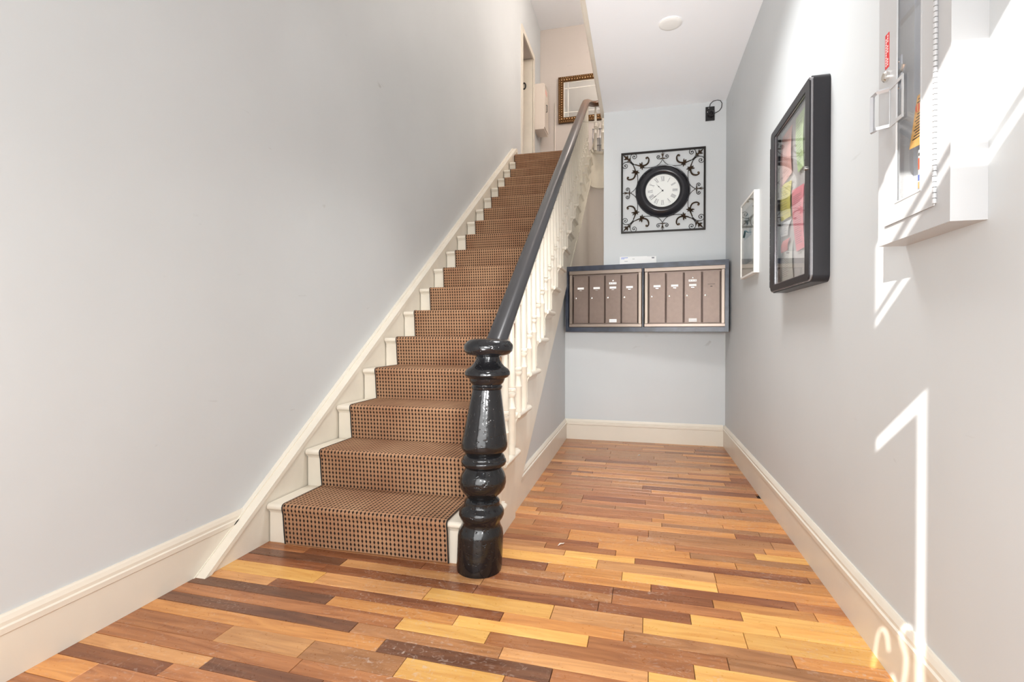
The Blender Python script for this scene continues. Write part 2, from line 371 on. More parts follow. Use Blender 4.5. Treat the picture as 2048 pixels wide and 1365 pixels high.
tag(obj('trim_2', B().prism([(-.362,3.034),(-.352,3.028),(-.329,3.03),(-.329,3.075),(-.352,3.09),(-.362,3.075)], 2.3, YB+.1, 'y'), TRIM), 'cream bead along the edge of the lower ceiling', 'trim', kind='structure')

# baseboards with moulded caps
def base_prof(h, cap):          # (offset from wall, z)
    return [(0,0),(.018,0),(.018,h-cap),(.022,h-cap+.004),(.022,h-cap*.62),(.016,h-cap*.55),(.016,h-cap*.35),(.010,h-.006),(.006,h),(0,h)]
def baseboard(name, label, wallx, sgn, y0, y1, h=.187, cap=.052):
    pr = [(wallx+sgn*a, z) for a, z in base_prof(h, cap)]
    return tag(obj(name, B().prism(pr, y0, y1, 'y'), TRIM), label, 'baseboard', kind='structure')
# left one is cut on a slope where the wall string comes down to the floor
bl = B(); pr = base_prof(.192, .055)
def yend(z): return 1.690+ z*1.31
n = len(pr); v = [(XL+a, -.70, z) for a, z in pr]+[(XL+a, yend(z)+.01, z) for a, z in pr]
bl.add(v, [tuple(range(n)), tuple(range(n,2*n))]+[(i,(i+1)%n,n+(i+1)%n,n+i) for i in range(n)])
tag(obj('baseboard_left', bl, TRIM), 'tall cream baseboard along the left wall before the stairs', 'baseboard', kind='structure')
baseboard('baseboard_right', 'tall cream baseboard along the right wall', XR, -1, -.70, YB-.0)
tag(obj('baseboard_back', B().prism([(YB-a, z) for a, z in base_prof(.187,.052)], -.688, XR-.018, 'x'), TRIM), 'tall cream baseboard under the mailboxes', 'baseboard', kind='structure')
baseboard('baseboard_stair', 'cream baseboard under the staircase side', -.688, 1, 2.62, YB-.018)

# hardwood planks: rows across the hall
def yrow(e, x): return e-.016*x
def plank(x0, x1, e0, e1, c):
    g = .0009; b = .0012
    if x1-x0 < .03: return
    cx, cy = (x0+x1)/2, yrow((e0+e1)/2, (x0+x1)/2); hx = (x1-x0)/2-g; hy = (e1-e0)/2-g
    zt = random.uniform(-.0006, .0004)
    bb = B().bbox(-hx,hx,-hy,hy,-.013,0,b)
    o = obj('plank', bb, PL[c]); o.location = (cx, cy, zt); o.rotation_euler = (0,0,-.016); o.parent = fl
known = [
 (1.195,1.25,[(-1.272,'t'),(-.88,'D'),(-.35,'d'),(.2,'t'),(9,'o')]),
 (1.25,1.314,[(-1.0,'r'),(-.42,'r'),(.1,'r'),(9,'o')]),
 (1.314,1.405,[(-1.343,'r'),(-1.021,'t'),(-.695,'b'),(-.38,'y'),(.05,'r'),(9,'t')]),
 (1.405,1.472,[(-.802,'o'),(-.25,'D'),(.22,'r'),(9,'y')]),
 (1.472,1.532,[(-.94,'D'),(-.42,'b'),(.025,'t'),(9,'y')]),
 (1.532,1.600,[(-.803,'r'),(-.483,'y'),(.157,'r'),(9,'y')]),
 (1.600,1.663,[(-1.121,'D'),(-.62,'o'),(-.161,'y'),(.26,'r'),(9,'b')]),
 (1.663,1.725,[(-1.43,'t'),(-.47,'d'),(-.05,'o'),(.455,'b'),(9,'o')]),
 (1.725,1.818,[(-1.265,'y'),(-.79,'t'),(-.303,'y'),(.011,'t'),(.334,'y'),(9,'y')]),
 (1.818,1.885,[(-1.3,'d'),(-.62,'d'),(-.146,'d'),(.173,'d'),(.45,'y'),(9,'y')]),
 (1.885,1.949,[(-1.25,'D'),(-.613,'t'),(-.1,'b'),(.349,'r'),(9,'y')]),
 (1.949,2.009,[(-1.48,'r'),(-.9,'d'),(-.1,'d'),(.263,'d'),(.6,'o'),(9,'o')]),
 (2.009,2.07,[(-.30,'b'),(.043,'o'),(.555,'d'),(9,'r')]),
 (2.07,2.145,[(-.385,'d'),(-.07,'o'),(.295,'y'),(9,'o')]),
 (2.145,2.235,[(-.178,'y'),(.299,'t'),(9,'o')]),
 (2.235,2.292,[(-.33,'t'),(-.02,'y'),(.66,'d'),(9,'r')]),
 (2.292,2.354,[(-.43,'b'),(-.105,'r'),(.40,'o'),(9,'o')]),
 (2.354,2.416,[(-.19,'d'),(.22,'o'),(9,'b')]),
 (2.416,2.480,[(-.34,'b'),(.16,'o'),(.50,'r'),(9,'y')]),
]
rows = list(known)
e = 2.480
while e < YB+.02:
    w = random.choice([.058,.062,.064,.088]); segs = []; x = -.66+random.uniform(-.25,.35)
    while x < .72:
        segs.append((x, random.choice('drrrbbbbrrooott'+('y' if random.random()<.2 else 'b')))); x += random.uniform(.3,.75)
    segs.append((9, random.choice('dbrot'))); rows.append((e, e+w, segs)); e += w
e = 1.195
while e > .7:
    w = random.choice([.058,.062,.088]); segs = []; x = -1.8+random.uniform(.1,.5)
    while x < .72: segs.append((x, random.choice('dDbbrrooty'))); x += random.uniform(.4,.7)
    segs.append((9, 'o')); rows.append((e-w, e, segs)); e -= w
for e0, e1, segs in rows:
    xa = -1.765 if e0 < 2.03 else -.685
    for xe, c in segs:
        xb = min(xe, .712)
        if xb > xa+.06: plank(xa, xb, e0, e1, c); xa = xb
    if xa < .70: plank(xa, .712, e0, e1, 'b')
bb = B(); yy = .7-.012
while yy > -.70:
    bb.bbox(-1.765,.712,max(yy-.064,-.70),yy-.0015,-.013,-.001,.001); yy -= .0655
o = obj('floor_strips', bb, PL['o'], fl); o['kind'] = 'stuff'

# ------------------------------------------------------------------ staircase
st = thing('staircase', 'long cream painted staircase with turned balusters and black newel post', 'staircase', (-1.2,2.03,0))
XW = -1.715                                     # face of the wall string
def nose(y, z, th=.030, ov=0):                  # nosing profile (y,z): rounded front, then a small cove under it
    r = th/2
    return [(y+r-r*math.sin(math.radians(a)), z-r+r*math.cos(math.radians(a))) for a in (0,30,60,90,120,150,180)]
for k in range(NS-1):
    y = Y1+.006+k*T; z = (k+1)*R-.008
    b = B(); back = y+T+.03
    b.prism(nose(y, z)+[(back, z-.030),(back, z)], XW, -.628, 'x')
    # end return: rounded nosing running back along the open side
    pr = [(-.6281, z-.030)]+[(-.628+.015*math.sin(math.radians(a)), z-.015-.015*math.cos(math.radians(a))) for a in (30,60,90,120,150)]+[(-.628, z)]
    b.prism(pr, y+.006, y+T+.012, 'y')
    obj('tread', b, CREAM, st, smooth=40)
    c = B().prism([(y+.010,z-.030),(y+.028,z-.030),(y+.028,z-.052),(y+.024,z-.050),(y+.018,z-.038),(y+.012,z-.034)], XW, -.640, 'x')
    obj('nosing_cove', c, CREAM, st)
for k in range(NS):
    y = Y1+.028+k*T; z0 = k*R-(.01 if k else 0); z1 = (k+1)*R-.036
    obj('riser', box(XW, XS-.0005 if k else -.70, y, y+.02, z0, z1), CREAM, st)
# wall string with cap, running down to the floor
def ws(y): return .187+.6765*(y-1.924)          # top of the string
a = [(1.668,0),(2.30,0),(7.08,3.20),(7.08,ws(6.99)-.01),(7.04,ws(7.0)),(6.99,ws(6.99))]
obj('wall_string', B().prism(a, XL, XW-.006, 'x'), CREAM, st)
capp = [(1.665,.0),(1.700,0.0),(6.99,ws(6.99)-.045),(7.02,ws(6.99)-.04),(7.06,ws(6.9)-.03),(7.06,ws(6.99)-.02),(7.03,ws(7.0)+.004),(6.99,ws(6.99)+.008)]
obj('string_cap', B().prism(capp, XL, XW+.006, 'x'), CREAM, st)
capm = [(1.680,.0),(1.685,.0),(6.985,ws(6.985)-.008),(6.985,ws(6.985)+.004)]
obj('string_bead', B().prism([(1.655,.0),(1.668,.0),(6.99,ws(6.99)+.008),(6.97,ws(6.97)+.022)], XL, XL+.022, 'x'), CREAM, st)
# open (hall side) string: stepped top, sloping bottom
pts = [(2.046,0)]
for k in range(NS-1):
    z = (k+1)*R-.038; pts += [(Y1+.030+k*T, z), (Y1+.030+(k+1)*T, z)]
pts += [(Y1+.03+(NS-1)*T, NS*R-.05),(7.02,NS*R-.05),(7.02,sb(7.02)),(2.80,sb(2.80)),(2.62,.0)]
b = B()
# build the stepped plate as column strips so it stays clean
def steptop(y):
    k = int(math.floor((y-(Y1+.030))/T)); return min((k+1)*R-.038, NS*R-.05)
def strb(y): return 0 if y < 2.64 else sb(y)
for k in range(NS):
    ya, yb2 = Y1+.030+k*T, min(Y1+.030+(k+1)*T, 7.0)
    zt = min((k+1)*R-.038, NS*R-.05)
    if ya >= 7.0: break
    if ya < 2.64 < yb2: 
        b.prism([(ya,0),(2.64,0),(2.64,zt),(ya,zt)], -.695, XS, 'x'); ya = 2.64
    b.prism([(ya,strb(ya)),(yb2,strb(yb2)),(yb2,zt),(ya,zt)], -.695, XS, 'x')
obj('outer_string', b, CREAM, st)
obj('string_edge_moulding', B().prism([(4.6,sb(4.6)),(6.98,sb(6.98)),(6.98,sb(6.98)+.045),(4.6,sb(4.6)+.045)], -.690, XS+.004, 'x'), CREAM, st)
for k in range(NS-1):
    y = Y1+.030+k*T; z = (k+1)*R-.038
    b = B()
    b.prism([(XS-.002,z),(XS+.020,z),(XS+.018,z-.008),(XS+.012,z-.018),(XS+.008,z-.030),(XS-.002,z-.030)], y-.004, y+T-.03, 'y')
    p = [(y,z-.028),(y+.235,z-.028),(y+.232,z-.055),(y+.20,z-.060),(y+.17,z-.085),(y+.12,z-.088),(y+.09,z-.115),(y+.05,z-.135),(y,z-.150)]
    if k == 0: p = [(y,z-.028),(y+.235,z-.028),(y+.232,z-.05),(y+.1,z-.06),(y,z-.07)]
    b.prism(p, XS-.002, XS+.007, 'x')
    obj('stair_bracket', b, CREAM, st)
# stair skirting corner at the first riser
# handrail
def rz(y): return .989+.6906*(y-2.199)
def railx(y): return -.620-.0128*(y-2.2)
path = [(railx(y), y, rz(y)) for y in (2.10,2.6,3.2,3.9,4.6,5.3,5.9,6.25)]
path += [(railx(6.5),6.50,rz(6.50)-.012),(railx(6.68),6.68,rz(6.68)-.05),(-.668,6.82,4.085),(-.640,6.92,4.112),(-.60,6.975,4.13),(-.54,6.995,4.14),(-.46,7.0,4.14),(-.30,7.0,4.14)]
sec = [(-.030,-.034),(-.035,-.018),(-.043,-.010),(-.045,.008),(-.040,.022),(-.024,.030),(.006,.031),(.022,.028),(.030,.016),(.040,.010),(.046,.0),(.044,-.012),(.034,-.020),(.030,-.034)]
hr = obj('handrail', B().sweep(path, sec), RAILM, st, smooth=50)
# handrail wear: brown varnish shows towards the top
m, N, L, P = nt('handrail_paint_worn_to_brown'); P.inputs['Roughness'].default_value = .28
g = N.new('ShaderNodeNewGeometry'); sx = N.new('ShaderNodeSeparateXYZ'); L.new(g.outputs['Position'], sx.inputs[0])
no = N.new('ShaderNodeTexNoise'); no.inputs['Scale'].default_value = 5; L.new(g.outputs['Position'], no.inputs['Vector'])
ad = N.new('ShaderNodeMath'); ad.operation = 'MULTIPLY_ADD'; ad.inputs[1].default_value = .8; L.new(no.outputs['Fac'], ad.inputs[0]); L.new(sx.outputs[1], ad.inputs[2])
mr = N.new('ShaderNodeMapRange'); mr.inputs['From Min'].default_value = 5.3; mr.inputs['From Max'].default_value = 6.6; L.new(ad.outputs[0], mr.inputs['Value'])
mx = N.new('ShaderNodeMixRGB'); mx.inputs['Color1'].default_value = (.024,.023,.025,1); mx.inputs['Color2'].default_value = (.10,.034,.005,1)
L.new(mr.outputs[0], mx.inputs['Fac']); L.new(mx.outputs[0], P.inputs['Base Color'])
hr.data.materials[0] = m
# newel post, traced as a turned profile (zoom rows -> height, width)
def nz(v): return 1-(v/2.529-25.8)/473
prof = [(0,.094),(.02,.0965),(nz(1085),.0965),(nz(1060),.093),(nz(1040),.084),(nz(1025),.080),(nz(1012),.082),(nz(998),.090),(nz(980),.0955),(nz(962),.0945),(nz(948),.088),(nz(938),.078),
 (nz(930),.0755),(nz(912),.0745),(nz(905),.070),(nz(897),.061),(nz(888),.064),(nz(870),.080),(nz(845),.094),(nz(820),.0985),(nz(795),.097),(nz(770),.089),(nz(752),.079),(nz(744),.076),
 (nz(738),.080),(nz(728),.092),(nz(714),.096),(nz(704),.094),(nz(698),.089),(nz(692),.089),(nz(682),.084),(nz(676),.076),(nz(672),.077),(nz(662),.086),(nz(652),.094),(nz(640),.0975),(nz(620),.0975),(nz(560),.089),(nz(480),.078),(nz(400),.067),(nz(350),.060),
 (nz(346),.064),(nz(336),.066),(nz(330),.062),(nz(325),.062),(nz(315),.070),(nz(302),.074),(nz(294),.076),(nz(288),.088),(nz(275),.096),(nz(262),.0955),(nz(248),.088),(nz(235),.072),(nz(220),.060),(nz(200),.051),(nz(186),.049),
 (nz(182),.058),(nz(174),.088),(nz(158),.101),(nz(140),.1045),(nz(124),.102),(nz(108),.090),(nz(100),.080),(nz(96),.060),(nz(94),.002)]
nw = B().lathe(prof, -.660, 2.030, 48)
nw.v = [(x+.042*min(z,1)/.95, y, z) for x, y, z in nw.v]      # the post leans a little to the right
obj('newel_post', nw, BLACK, st, smooth=33)
# balusters
def baluster(y, k, x=None, zb=None, zt=None):
    if x is None: x = railx(y)-.010
    z0 = (k+1)*R-.008 if zb is None else zb
    top = rz(y)-.042 if zt is None else zt
    c = (.583+.681*(y-2.588)+.17) if zb is None else z0+.30
    p = [(z0,.0205),(c-.075,.0205),(c-.072,.0225),(c-.066,.0225),(c-.062,.019),(c-.035,.0155),(c-.012,.0135),(c-.006,.019),(c+.002,.0225),(c+.010,.022),(c+.013,.017),(c+.018,.0165),(c+.022,.0225),(c+.033,.0225),(c+.037,.019),(c+.042,.0195),
         (top-.11,.0145),(top-.098,.0135),(top-.094,.019),(top-.085,.020),(top-.078,.017),(top-.070,.0125),(top,.0125)]
    obj('baluster', B().lathe(p, x, y, 12), CREAM, st, smooth=40)
for k in range(1, NS-1):
    for dy in (.040,.180): baluster(Y1+k*T+dy, k)
baluster(Y1+.185, 0)
for x in (-.60,-.50,-.40): baluster(7.0, 0, x, ZL, 4.105)

# ------------------------------------------------------------------ stair runner
def runner_path(k0, k1):
    P_ = []
    for k in range(k0, k1):
        y = Y1+k*T; z0 = k*R; z = (k+1)*R
        P_ += [(y+.022, z0+.002), (y+.016, z0+.05), (y+.008, z-.05), (y+.0015, z-.028), (y+.0005, z-.014), (y+.005, z-.004), (y+.016, z)]
        if k < NS-1: P_ += [(y+.14, z), (y+T+.012, z), ]
    return P_
def ribbon(path, x0, x1, th, nx=1):
    b = B(); n = len(path); s = [0]
    for i in range(1, n): s.append(s[-1]+math.dist(path[i], path[i-1]))
    nr = []
    for i in range(n):
        a, c = path[max(i-1,0)], path[min(i+1,n-1)]; dy, dz = c[0]-a[0], c[1]-a[1]; l = math.hypot(dy,dz)
        nr.append((dz/l, -dy/l))
    v = []; 
    for i, (y, z) in enumerate(path):
        v += [(x0,y,z),(x1,y,z),(x1,y+nr[i][0]*th,z+nr[i][1]*th),(x0,y+nr[i][0]*th,z+nr[i][1]*th)]
    f = [(0,1,2,3),tuple(4*(n-1)+j for j in (3,2,1,0))]
    for i in range(n-1):
        for j in range(4):
            j2 = (j+1)%4; f.append((4*i+j,4*i+j2,4*i+4+j2,4*i+4+j))
    b.add(v, f); return b, s
def carpet(name, path, x0, x1, parent=None):
    b, s = ribbon(path, x0, x1, .0078)
    me = bpy.data.meshes.new(name); me.from_pydata(b.v, [], b.f)
    uv = me.uv_layers.new(name='UVMap')
    for p in me.polygons:
        for li in p.loop_indices:
            vi = me.loops[li].vertex_index; uv.data[li].uv = (me.vertices[vi].co.x-x0, s[vi//4])
    me.update(); fix(me); me.materials.append(CARPET)
    o = bpy.data.objects.new(name, me); C.objects.link(o)
    return o
rp = runner_path(0, NS-1)
ru = carpet('stair_runner', rp, -1.625, -.802)
tag(ru, 'brown stair runner with rows of small dark dots and black bound edges', 'carpet')
for x in (-1.625, -.802):
    obj('binding', B().tube([(x, y-.002, z-.001) for y, z in rp], .003, 6), BIND, ru, smooth=1)
lp = [(Y1+17*T+.022, 17*R+.001),(Y1+17*T+.012, 17*R+.06),(Y1+17*T+.002, ZL-.03),(Y1+17*T, ZL-.014),(Y1+17*T+.004, ZL-.003),(Y1+17*T+.016, ZL),(7.3,ZL),(YF-.01,ZL)]
lc = carpet('landing_carpet', lp, -1.712, -.70)
tag(lc, 'dotted brown carpet on the top riser and upper landing', 'carpet')

# ------------------------------------------------------------------ mailbox bank (local: x along front, y depth to the wall, z up)
mb = thing('mailbox_bank', 'two bronze four-door mailbox panels in a blue-black board surround', 'mailboxes', (-.662,4.60,1.008))
ANG = math.atan2(4.44-4.60, .722+.662); mb.rotation_euler = (0,0,ANG); WB = math.hypot(.722+.662,.16); HB = .595
def mobj(name, b, m, par=mb, smooth=0):
    me = bpy.data.meshes.new(name); me.from_pydata(b.v, [], b.f); me.update(); fix(me); me.materials.append(m)
    if smooth:
        for p in me.polygons: p.use_smooth = True
        me.set_sharp_from_angle(angle=math.radians(35))
    o = bpy.data.objects.new(name, me); C.objects.link(o); o.parent = par; return o
ft = .045
def depth_at(x): return .13+x*.115     # back reaches the wall all along
def board(x0,x1,z0,z1):
    return B().prism([(x0,0),(x1,0),(x1,depth_at(x1)),(x0,depth_at(x0))], z0, z1, 'z')
WI = WB-.018                            # right end meets the right wall
mobj('surround_board', board(0,WI,HB-.043,HB), BLUEBOARD)
mobj('surround_board', board(0,WI,0,.040), BLUEBOARD)
mobj('surround_board', board(0,.026,.040,HB-.043), BLUEBOARD)
mobj('surround_board', board(WI-.040,WI,.040,HB-.043), BLUEBOARD)
mobj('surround_board', board(.494*WB-.004,.494*WB+.006,.040,HB-.043), BLUEBOARD)
def unit(x0, x1):
    z0, z1 = .041, HB-.044; fw = .030; yf = -.012
    d = mobj('mailbox_panel', box(x0+fw, x1-fw, .03, .045, z0+fw, z1-fw), BRASS)
    for a in ((x0,x1,z1-fw-.006,z1),(x0,x1,z0,z0+fw),):
        mobj('panel_frame', B().prism([(yf+.006,a[2]),(yf,a[2]+.004),(yf,a[3]-.004),(yf+.006,a[3]),(.04,a[3]),(.04,a[2])], a[0], a[1], 'x'), BRASSL, d)
    for xa in (x0, x1-fw):
        mobj('panel_frame', B().prism([(xa,yf+.006),(xa+.004,yf),(xa+fw-.004,yf),(xa+fw,yf+.006),(xa+fw,.04),(xa,.04)], z0+fw, z1-fw-.006, 'z'), BRASSL, d)
    return d
def flat(name, x0, x1, z0, z1, y, m, par, t=.002):
    return mobj(name, box(x0,x1,y-t,y,z0,z1), m, par)
blank = {7}
def disc(name, x, z, r, y, m, par, t=.004):
    mt = Matrix.Translation((x,y,z)) @ Matrix.Rotation(math.pi/2, 4, 'X')
    return mobj(name, B().lathe([(0,r),(t*.7,r),(t,r*.75)], 0, 0, 16, mt), m, par, 1)
i = 0
for (f0, f1) in ((.026, .488), (.505, .966)):
    x0, x1 = f0*WB, f1*WB; unit(x0, x1); fw = .032; n = 4
    wdt = (x1-x0-2*fw)/n
    for j in range(n):
        xa = x0+fw+j*wdt; xb = xa+wdt; z0 = .078; z1 = HB-.095
        bb = B(); yf = .004
        # door skin with rolled sides
        bb.prism([(xa+.002,.028),(xa+.002,yf+.006),(xa+.008,yf),(xb-.008,yf),(xb-.002,yf+.006),(xb-.002,.028)], z0, z1, 'z')
        dr = mobj('mailbox_door', bb, BRASS, smooth=1)
        disc('lock', xa+.026, z0+.225, .0085, yf, SILVER, dr); disc('lock_keyhole', xa+.026, z0+.225, .002, yf-.004, INK, dr, .001)
        cx = (xa+xb)/2
        if i != 7:
            flat('name_card', cx-.030, cx+.028, z0+.305, z0+.323, yf, WHITE, dr); flat('card_slot', cx-.012, cx+.010, z0+.293, z0+.297, yf, SILVER, dr)
        else:
            flat('card_slot', cx-.028, cx+.028, z0+.317, z0+.320, yf, IRON, dr, .001); flat('card_slot', cx-.008, cx+.008, z0+.297, z0+.303, yf, IRON, dr, .001)
        if j == 2:
            flat('number_card', cx-.034, cx+.030, z0+.343, z0+.361, yf, WHITE, dr); disc('lock', cx, z0+.375, .007, yf, SILVER, dr)
            for q in range(3): flat('printed_line', cx-.026+q*.02, cx-.016+q*.02, z0+.350, z0+.355, yf-.002, GREYINK, dr, .0005)
            flat('notice_card', cx-.032, cx+.032, z0+.006, z0+.034, yf, WHITE, dr)
            flat('printed_line', cx-.026, cx+.026, z0+.016, z0+.019, yf-.002, GREYINK, dr, .0005)
        i += 1
# letter left on the mailbox top, leaning on the wall
lt = thing('letter', 'white letter with blue printed heading lying on top of the mailboxes', 'letter', (-.01,4.70,1.604))
lt.rotation_euler = (math.radians(-14),0,0)
mobj('envelope', box(-.168,.150,0,.004,0,.088), WHITE, lt)
mobj('envelope', box(-.172,.07,.0045,.008,0,.094), WHITE, lt)
mobj('heading_bar', box(-.160,-.10,-.001,0,.079,.084), BLUEL, lt); mobj('heading_bar', box(-.160,-.13,-.001,0,.068,.072), BLUEL, lt)
mobj('printed_line', box(-.06,-.04,-.001,0,.066,.069), GREYINK, lt); mobj('printed_line', box(-.13,-.10,-.001,0,.045,.048), GREYINK, lt)
mobj('stamp', box(.110,.132,-.001,0,.068,.080), GREYINK, lt)

# ------------------------------------------------------------------ clock (local: x right, z up, y towards room = negative)
ck = thing('wall_clock', 'round black-rimmed clock in a square wrought-iron scroll frame', 'clock', (.192,YB-.002,2.273))
HW, HH = .363, .3655
def cp(X, Y, y=-.014): return (X*HW, y, Y*HH)
fr = .0075
for a in ((-1,1,'t'),(-1,-1,'b')):
    z = a[1]*(HH-fr); mobj('frame_bar', box(-HW,HW,-.022,-.006,z-fr,z+fr), IRON, ck)
for s in (-1,1):
    x = s*(HW-fr); mobj('frame_bar', box(x-fr,x+fr,-.022,-.006,-HH+2*fr,HH-2*fr), IRON, ck)
def spline(P_, n=5):
    out = []
    Q = [P_[0]]+list(P_)+[P_[-1]]
    for i in range(1, len(Q)-2):
        p0,p1,p2,p3 = Q[i-1],Q[i],Q[i+1],Q[i+2]
        for k in range(n):
            t = k/n
            out.append(tuple(.5*((2*p1[d])+(-p0[d]+p2[d])*t+(2*p0[d]-5*p1[d]+4*p2[d]-p3[d])*t*t+(-p0[d]+3*p1[d]-3*p2[d]+p3[d])*t**3) for d in (0,1)))
    out.append(tuple(P_[-1])); return out
def spiral(c, r0, r1, a0, a1, n=18):
    return [(c[0]+(r0+(r1-r0)*i/n)*math.cos(math.radians(a0+(a1-a0)*i/n)), c[1]+(r0+(r1-r0)*i/n)*math.sin(math.radians(a0+(a1-a0)*i/n))) for i in range(n+1)]
syms = [(1,1,0),(-1,1,0),(1,-1,0),(-1,-1,0),(1,1,1),(-1,1,1),(1,-1,1),(-1,-1,1)]
def sm(p, s):
    x, y = p
    if s[2]: x, y = y, x
    return (s[0]*x, s[1]*y)
def rod(pts, s, r): return [cp(*sm(p, s)) for p in pts]
# base motif lives in x<0,y>0 upper-left, top side
sweepc = spline([(0,.775),(-.05,.70),(-.13,.635),(-.26,.60),(-.42,.60),(-.50,.625),(-.60,.67),(-.68,.70),(-.755,.745),(-.80,.82)])
sc1 = spline([(-.66,.69),(-.735,.755),(-.775,.83),(-.775,.90)])+spiral((-.685,.895), .088, .012, 176, -330, 22)
fleur = spiral((-.095,.845), .052, .010, -70, -500, 18)
for s in syms:
    b = B()
    b.tube(rod(sweepc, s, 0), .0026, 5); b.tube(rod(sc1, s, 0), .0028, 5)
    b.tube(rod([(-.015,.79),(-.04,.79),(-.078,.796)]+fleur, s, 0), .0030, 5)
    e1 = fleur[-1]; b.ico(cp(*sm(e1, s)), .0045, n=6, m=4); b.ico(cp(*sm(sc1[-1], s)), .006, n=6, m=4)
    obj_s = mobj('scroll', b, IRON, ck, 1)
    # acanthus leaf with curled tail
    b = B()
    tail = spline([(-.66,.70),(-.58,.665),(-.50,.655),(-.42,.66),(-.355,.70),(-.330,.765),(-.335,.82),(-.365,.855),(-.40,.845)])
    m_ = len(tail); rr = [.006+.0055*math.sin(math.pi*min(1,i/m_*1.1)) for i in range(m_)]
    b.tube([cp(*sm(p, s), -.018) for p in tail], rr, 6, .6)
    b.ico(cp(*sm((-.385,.835), s), -.018), .0105, 1, .6, 1, 7, 4)
    for p0, p1, r in (((-.50,.665),(-.485,.555),.015),((-.50,.66),(-.535,.585),.012),((-.50,.65),(-.495,.745),.015),((-.48,.66),(-.44,.60),.011),((-.52,.66),(-.55,.72),.010)):
        b.tube([cp(*sm(p0,s),-.017), cp(*sm(((p0[0]*.5+p1[0]*.5),(p0[1]*.5+p1[1]*.5)),s),-.021), cp(*sm(p1,s),-.017)], [.006,r,.005], 8, .5)
    mobj('leaf', b, BRONZE, ck, 1)
for sx_ in (-1,1):
    for sy_ in (-1,1):
        b = B()
        for p0, p1, r in (((-.78,.79),(-.955,.955),.017),((-.84,.85),(-.94,.84),.012),((-.84,.85),(-.85,.945),.012),((-.80,.80),(-.86,.78),.006),((-.80,.80),(-.79,.87),.006)):
            q = lambda p: (p[0]*-sx_, p[1]*sy_)
            b.tube([cp(*q(p0),-.016), cp(*q((p0[0]*.5+p1[0]*.5,p0[1]*.5+p1[1]*.5)),-.022), cp(*q(p1),-.016)], [.004,r,.0015], 6, .6)
        mobj('corner_leaf', b, BRONZE, ck, 1)
for s in ((1,1,0),(1,-1,0),(1,1,1),(-1,1,1)):
    b = B()
    for p0, p1, r in (((0,.77),(0,.98),.009),((0,.84),(-.035,.93),.004),((0,.84),(.035,.93),.004)):
        b.tube([cp(*sm(p0,s),-.016), cp(*sm((p0[0]*.5+p1[0]*.5,p0[1]*.5+p1[1]*.5),s),-.021), cp(*sm(p1,s),-.016)], [.003,r,.002], 6, .6)
    b.tube([cp(*sm((-.05,.80),s),-.018), cp(*sm((.05,.80),s),-.018)], .004, 6)
    mobj('side_leaf', b, BRONZE, ck, 1)
MR = Matrix.Rotation(math.pi/2, 4, 'X')
CR = .236
rim = [(.0,CR),(.018,CR),(.024,CR-.003),(.022,CR-.010),(.026,CR-.014),(.045,CR-.030),(.058,CR-.048),(.060,CR-.060),(.054,CR-.074),(.046,CR-.080),(.048,CR-.084),(.040,CR-.088),(.030,CR-.0885),(.024,CR-.090)]
b = B(); n = 56; v = []; f = []
for z, r in rim:
    for k in range(n):
        a = 2*math.pi*k/n; v.append((r*math.cos(a), -z, r*math.sin(a)))
for i2 in range(len(rim)-1):
    for k in range(n): k2 = (k+1)%n; f.append((i2*n+k,i2*n+k2,(i2+1)*n+k2,(i2+1)*n+k))
b.add(v, f); mobj('clock_rim', b, CLOCKRIM, ck, 1)
dl = mobj('dial', B().lathe([(.0,.149),(.026,.149)], 0, 0, 48, MR), DIAL, ck)
nums = ['XII','I','II','III','IIII','V','VI','VII','VIII','IX','X','XI']
def bar(b, x0, y0, x1, y1, w, mt, z=.0265):
    d = Vector((x1-x0, y1-y0)); nrm = Vector((-d.y, d.x)).normalized()*w/2
    pts = [(x0+nrm.x,y0+nrm.y),(x1+nrm.x,y1+nrm.y),(x1-nrm.x,y1-nrm.y),(x0-nrm.x,y0-nrm.y)]
    v = [tuple(mt @ Vector((p[0],p[1],zz))) for zz in (z, z+.0006) for p in pts]
    b.add(v, [(0,1,2,3),(4,5,6,7),(0,1,5,4),(1,2,6,5),(2,3,7,6),(3,0,4,7)])
for h, s_ in enumerate(nums):
    ang = math.radians(-30*h); b = B(); mt = MR @ Matrix.Rotation(ang, 4, 'Z')
    wd = {'I':.0075,'V':.017,'X':.017}; tot = sum(wd[c] for c in s_); x = -tot/2; y0, y1 = .086, .126
    for c in s_:
        if c == 'I': bar(b, x+.00375, y0, x+.00375, y1, .0036, mt)
        if c == 'V': bar(b, x+.002, y1, x+.0085, y0, .0036, mt); bar(b, x+.015, y1, x+.0085, y0, .0014, mt)
        if c == 'X': bar(b, x+.002, y1, x+.015, y0, .0036, mt); bar(b, x+.015, y1, x+.002, y0, .0014, mt)
        x += wd[c]
    bar(b, -tot/2, y0, tot/2, y0, .001, mt); bar(b, -tot/2, y1, tot/2, y1, .001, mt)
    mobj('numeral', b, GREYINK, dl)
b = B()
for k in range(60): bar(b, 0, .133, 0, .137, .0012, MR @ Matrix.Rotation(math.radians(6*k), 4, 'Z'))
mobj('minute_track', b, GREYINK, dl)
def hand(name, deg, L_, w):
    mt = MR @ Matrix.Rotation(math.radians(-deg), 4, 'Z'); b = B()
    bar(b, 0,-.012,0,L_*.6,w*.6,mt,.029); bar(b,0,L_*.55,0,L_*.72,w*1.6,mt,.029); bar(b,0,L_*.7,0,L_,w*.4,mt,.029); mobj(name, b, INK, ck)
hand('hour_hand', -42, .078, .004); hand('minute_hand', 232, .128, .0035)
mobj('hub', B().lathe([(.028,.007),(.033,.006)],0,0,14,MR), INK, ck)

